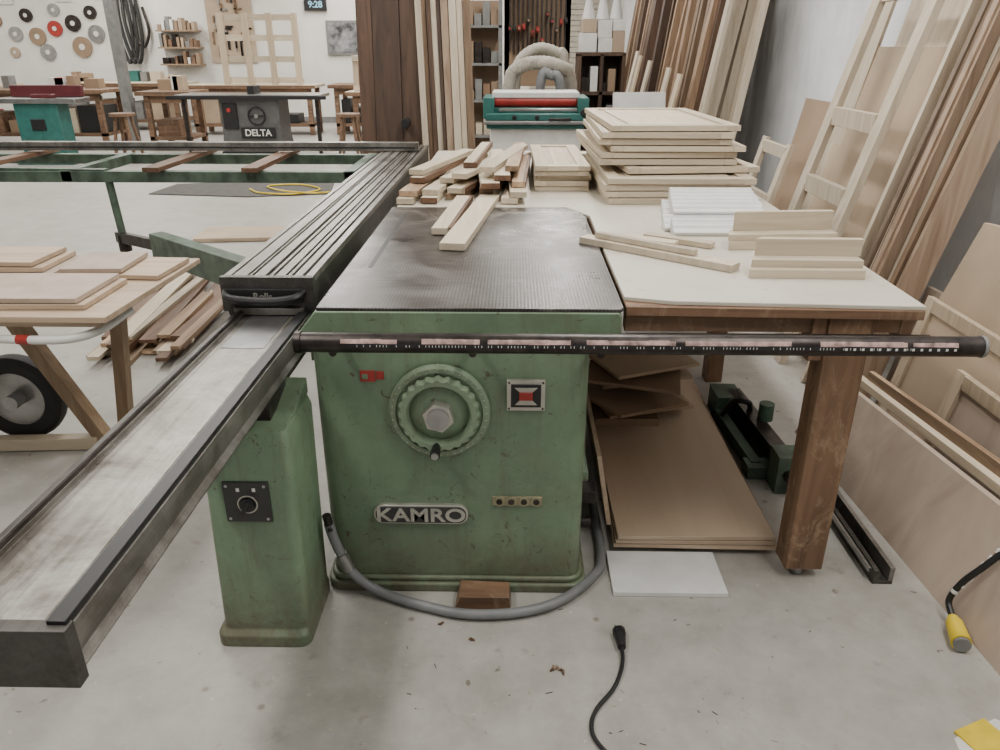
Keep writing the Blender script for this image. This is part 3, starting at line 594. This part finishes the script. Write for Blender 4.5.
b=MB();b.box(-4.3,-3.85,16.92,16.995,2.18,2.40,BLK);oc=b.done('digital_clock');text('clock_digits','9:28',(-4.07,16.915,2.29),.17,flat('digits',(.3,.6,.8),.4),oc,.003)
b=MB();b.box(-9.4,-9.1,16.96,16.995,2.35,2.65,WHT);b.box(-9.4,-9.1,16.95,16.965,2.57,2.65,RED);b.box(-10.6,-10.3,16.96,16.995,2.3,2.7,WHT);b.box(-8.6,-8.35,16.96,16.995,2.4,2.65,YEL);b.done('wall_calendar')
b=MB();SL=flat('slat',(.42,.38,.31),.5)
for k in range(26):b.box(.3,1.9,16.90,16.96,.1*k,.1*k+.092,SL)
b.done('door_1',bev=.004)
b=MB();random.seed(6);b.box(-.15,.75,11.2,11.26,1.0,2.5,MDF);b.box(-.15,-.08,11.2,11.3,0,2.5,MDF);b.box(.68,.75,11.2,11.3,0,2.5,MDF)
for k in range(13):
    x=-.08+.062*k;zt=2.35+R(-.1,.1);zb=1.35+R(-.15,.15)
    b.box(x,x+.018,11.12,11.2,zb,zt,DSTEEL);b.box(x-.01,x+.035,11.0,11.2,zt-.08,zt,BLK);zz=R(1.5,1.9);b.box(x-.01,x+.03,11.0,11.16,zz,zz+.07,random.choice([RED,BLK,BLK]))
    b.cyl((x+.01,11.0,zz+.03),(x+.01,10.88,zz+.03),.015,random.choice([RED,BLK,MDF]),n=10)
b.done('clamp_rack',bev=0)
b=MB();random.seed(16)
for z in(.0,.45,.9,1.35):b.box(.78,1.36,10.0,10.5,z+.05,z+.09,WALN)
for x in(.78,1.05,1.32):b.box(x,x+.04,10.0,10.5,0,1.42,WALN)
b.box(.78,1.36,10.47,10.5,0,1.42,WALN)
for z in(.09,.54,.99):
    for j in range(4):
        x=.83+.11*j;b.box(x,x+.09,10.05,10.35,z,z+R(.1,.3),random.choice([MDF,DSTEEL,WHT,OLDX,GREY]))
b.done('storage_shelf')
b=MB()
for x,z,w,h,m in((.80,1.44,.2,.22,WHT),(1.02,1.44,.17,.16,WHT),(1.19,1.44,.15,.24,MDFL),(.82,1.66,.17,.15,MDFL),(1.01,1.60,.17,.2,WHT),(1.19,1.68,.15,.12,WHT)):b.box(x,x+w,10.05,10.4,z+.001,z+h-.002,m)
b.done('cardboard_boxes',bev=.004)
b=MB()
for k in range(3):b.cyl((.9+.17*k,10.2,1.815),(.9+.17*k,10.2,2.2),.08,PRIM,.005,n=20)
b.done('paper_cones',bev=0)
b=MB();random.seed(19)
for z in(.0,.4,.8,1.2,1.6):b.box(-.80,-.15,9.4,9.8,z+.1,z+.13,GREY)
for x in(-.80,-.19):
    for y in(9.4,9.76):b.box(x,x+.04,y,y+.04,0,2.0,GREY)
b.box(-.80,-.15,9.78,9.8,0,2.0,MDF)
for z in(.13,.53,.93,1.33,1.73):
    for j in range(6):
        x=-.75+.095*j;b.box(x,x+.08,9.45,9.7,z+.001,z+R(.1,.27),random.choice([MAPLE,DSTEEL,OLDX,GREY,MDF,TEAL]))
b.done('metal_shelf_unit')
b=MB();random.seed(23);b.box(-2.2,-.9,15.8,16.9,0,1.0,MDFL)
for k in range(10):b.box(-2.2+.13*k,-2.1+.13*k,15.7,15.8,0,R(1.2,1.7),random.choice([PALEZ,OAKZ,MIXZ]))
b.done('storage_crate')
for x in(-5.45,-2.3):
    b=MB();b.cyl((x,10.9,.62),(x,10.9,.66),.17,OLDX,n=24)
    for a in range(4):
        t=math.pi/4+a*math.pi/2;b.beam((x+.1*math.cos(t),10.9+.1*math.sin(t),.62),(x+.2*math.cos(t),10.9+.2*math.sin(t),0),.035,.035,OLDX,(0.1,1,0))
    b.done('wooden_stool')
# ---------------------------------------------------------------- lights
fx=flat('fixture_white',(.8,.8,.8),.5)
def lamp(x,y,e,L=2.4):
    b=MB();b.rbox((x,y,ZC-.14),(.32,L,.08),0,fx);b.box(x-.01,x+.01,y-.8,y-.78,ZC-.1,ZC,fx);b.box(x-.01,x+.01,y+.78,y+.8,ZC-.1,ZC,fx);o=b.done('fluorescent_lamp')
    l=bpy.data.lights.new('tube_light','AREA');l.shape='RECTANGLE';l.size=.3;l.size_y=L;l.energy=e*.68;l.color=(1,.968,.91)
    q=bpy.data.objects.new('tube_light',l);bpy.context.collection.objects.link(q);q.location=(x,y,ZC-.19);q.parent=o
for x,y,e in((1.35,.9,100),(-1.6,1.0,112),(.6,4.2,125),(-2.2,4.8,125),(-5.5,5,115),(.6,7.8,105),(-2.4,8.4,130),(-5.8,8.8,130),(.6,11.5,120),(-2.6,12,150),(-6.2,12.5,150),(-.2,15,140),(-3.5,15.2,160),(-7.5,15,160),(-9,9,110),(-10.5,14,150)):
    lamp(x,y,e)
w=bpy.data.worlds.new('world');bpy.context.scene.world=w;w.use_nodes=True
w.node_tree.nodes['Background'].inputs[0].default_value=(1,.98,.95,1);w.node_tree.nodes['Background'].inputs[1].default_value=.42
# ---------------------------------------------------------------- camera
cd=bpy.data.cameras.new('camera');cd.sensor_width=36;cd.lens=27;cd.clip_end=100
cam=bpy.data.objects.new('camera',cd);bpy.context.collection.objects.link(cam)
cam.location=(0,0,1.5);cam.rotation_euler=(math.radians(90-23.62),0,math.radians(1.05))
bpy.context.scene.camera=cam
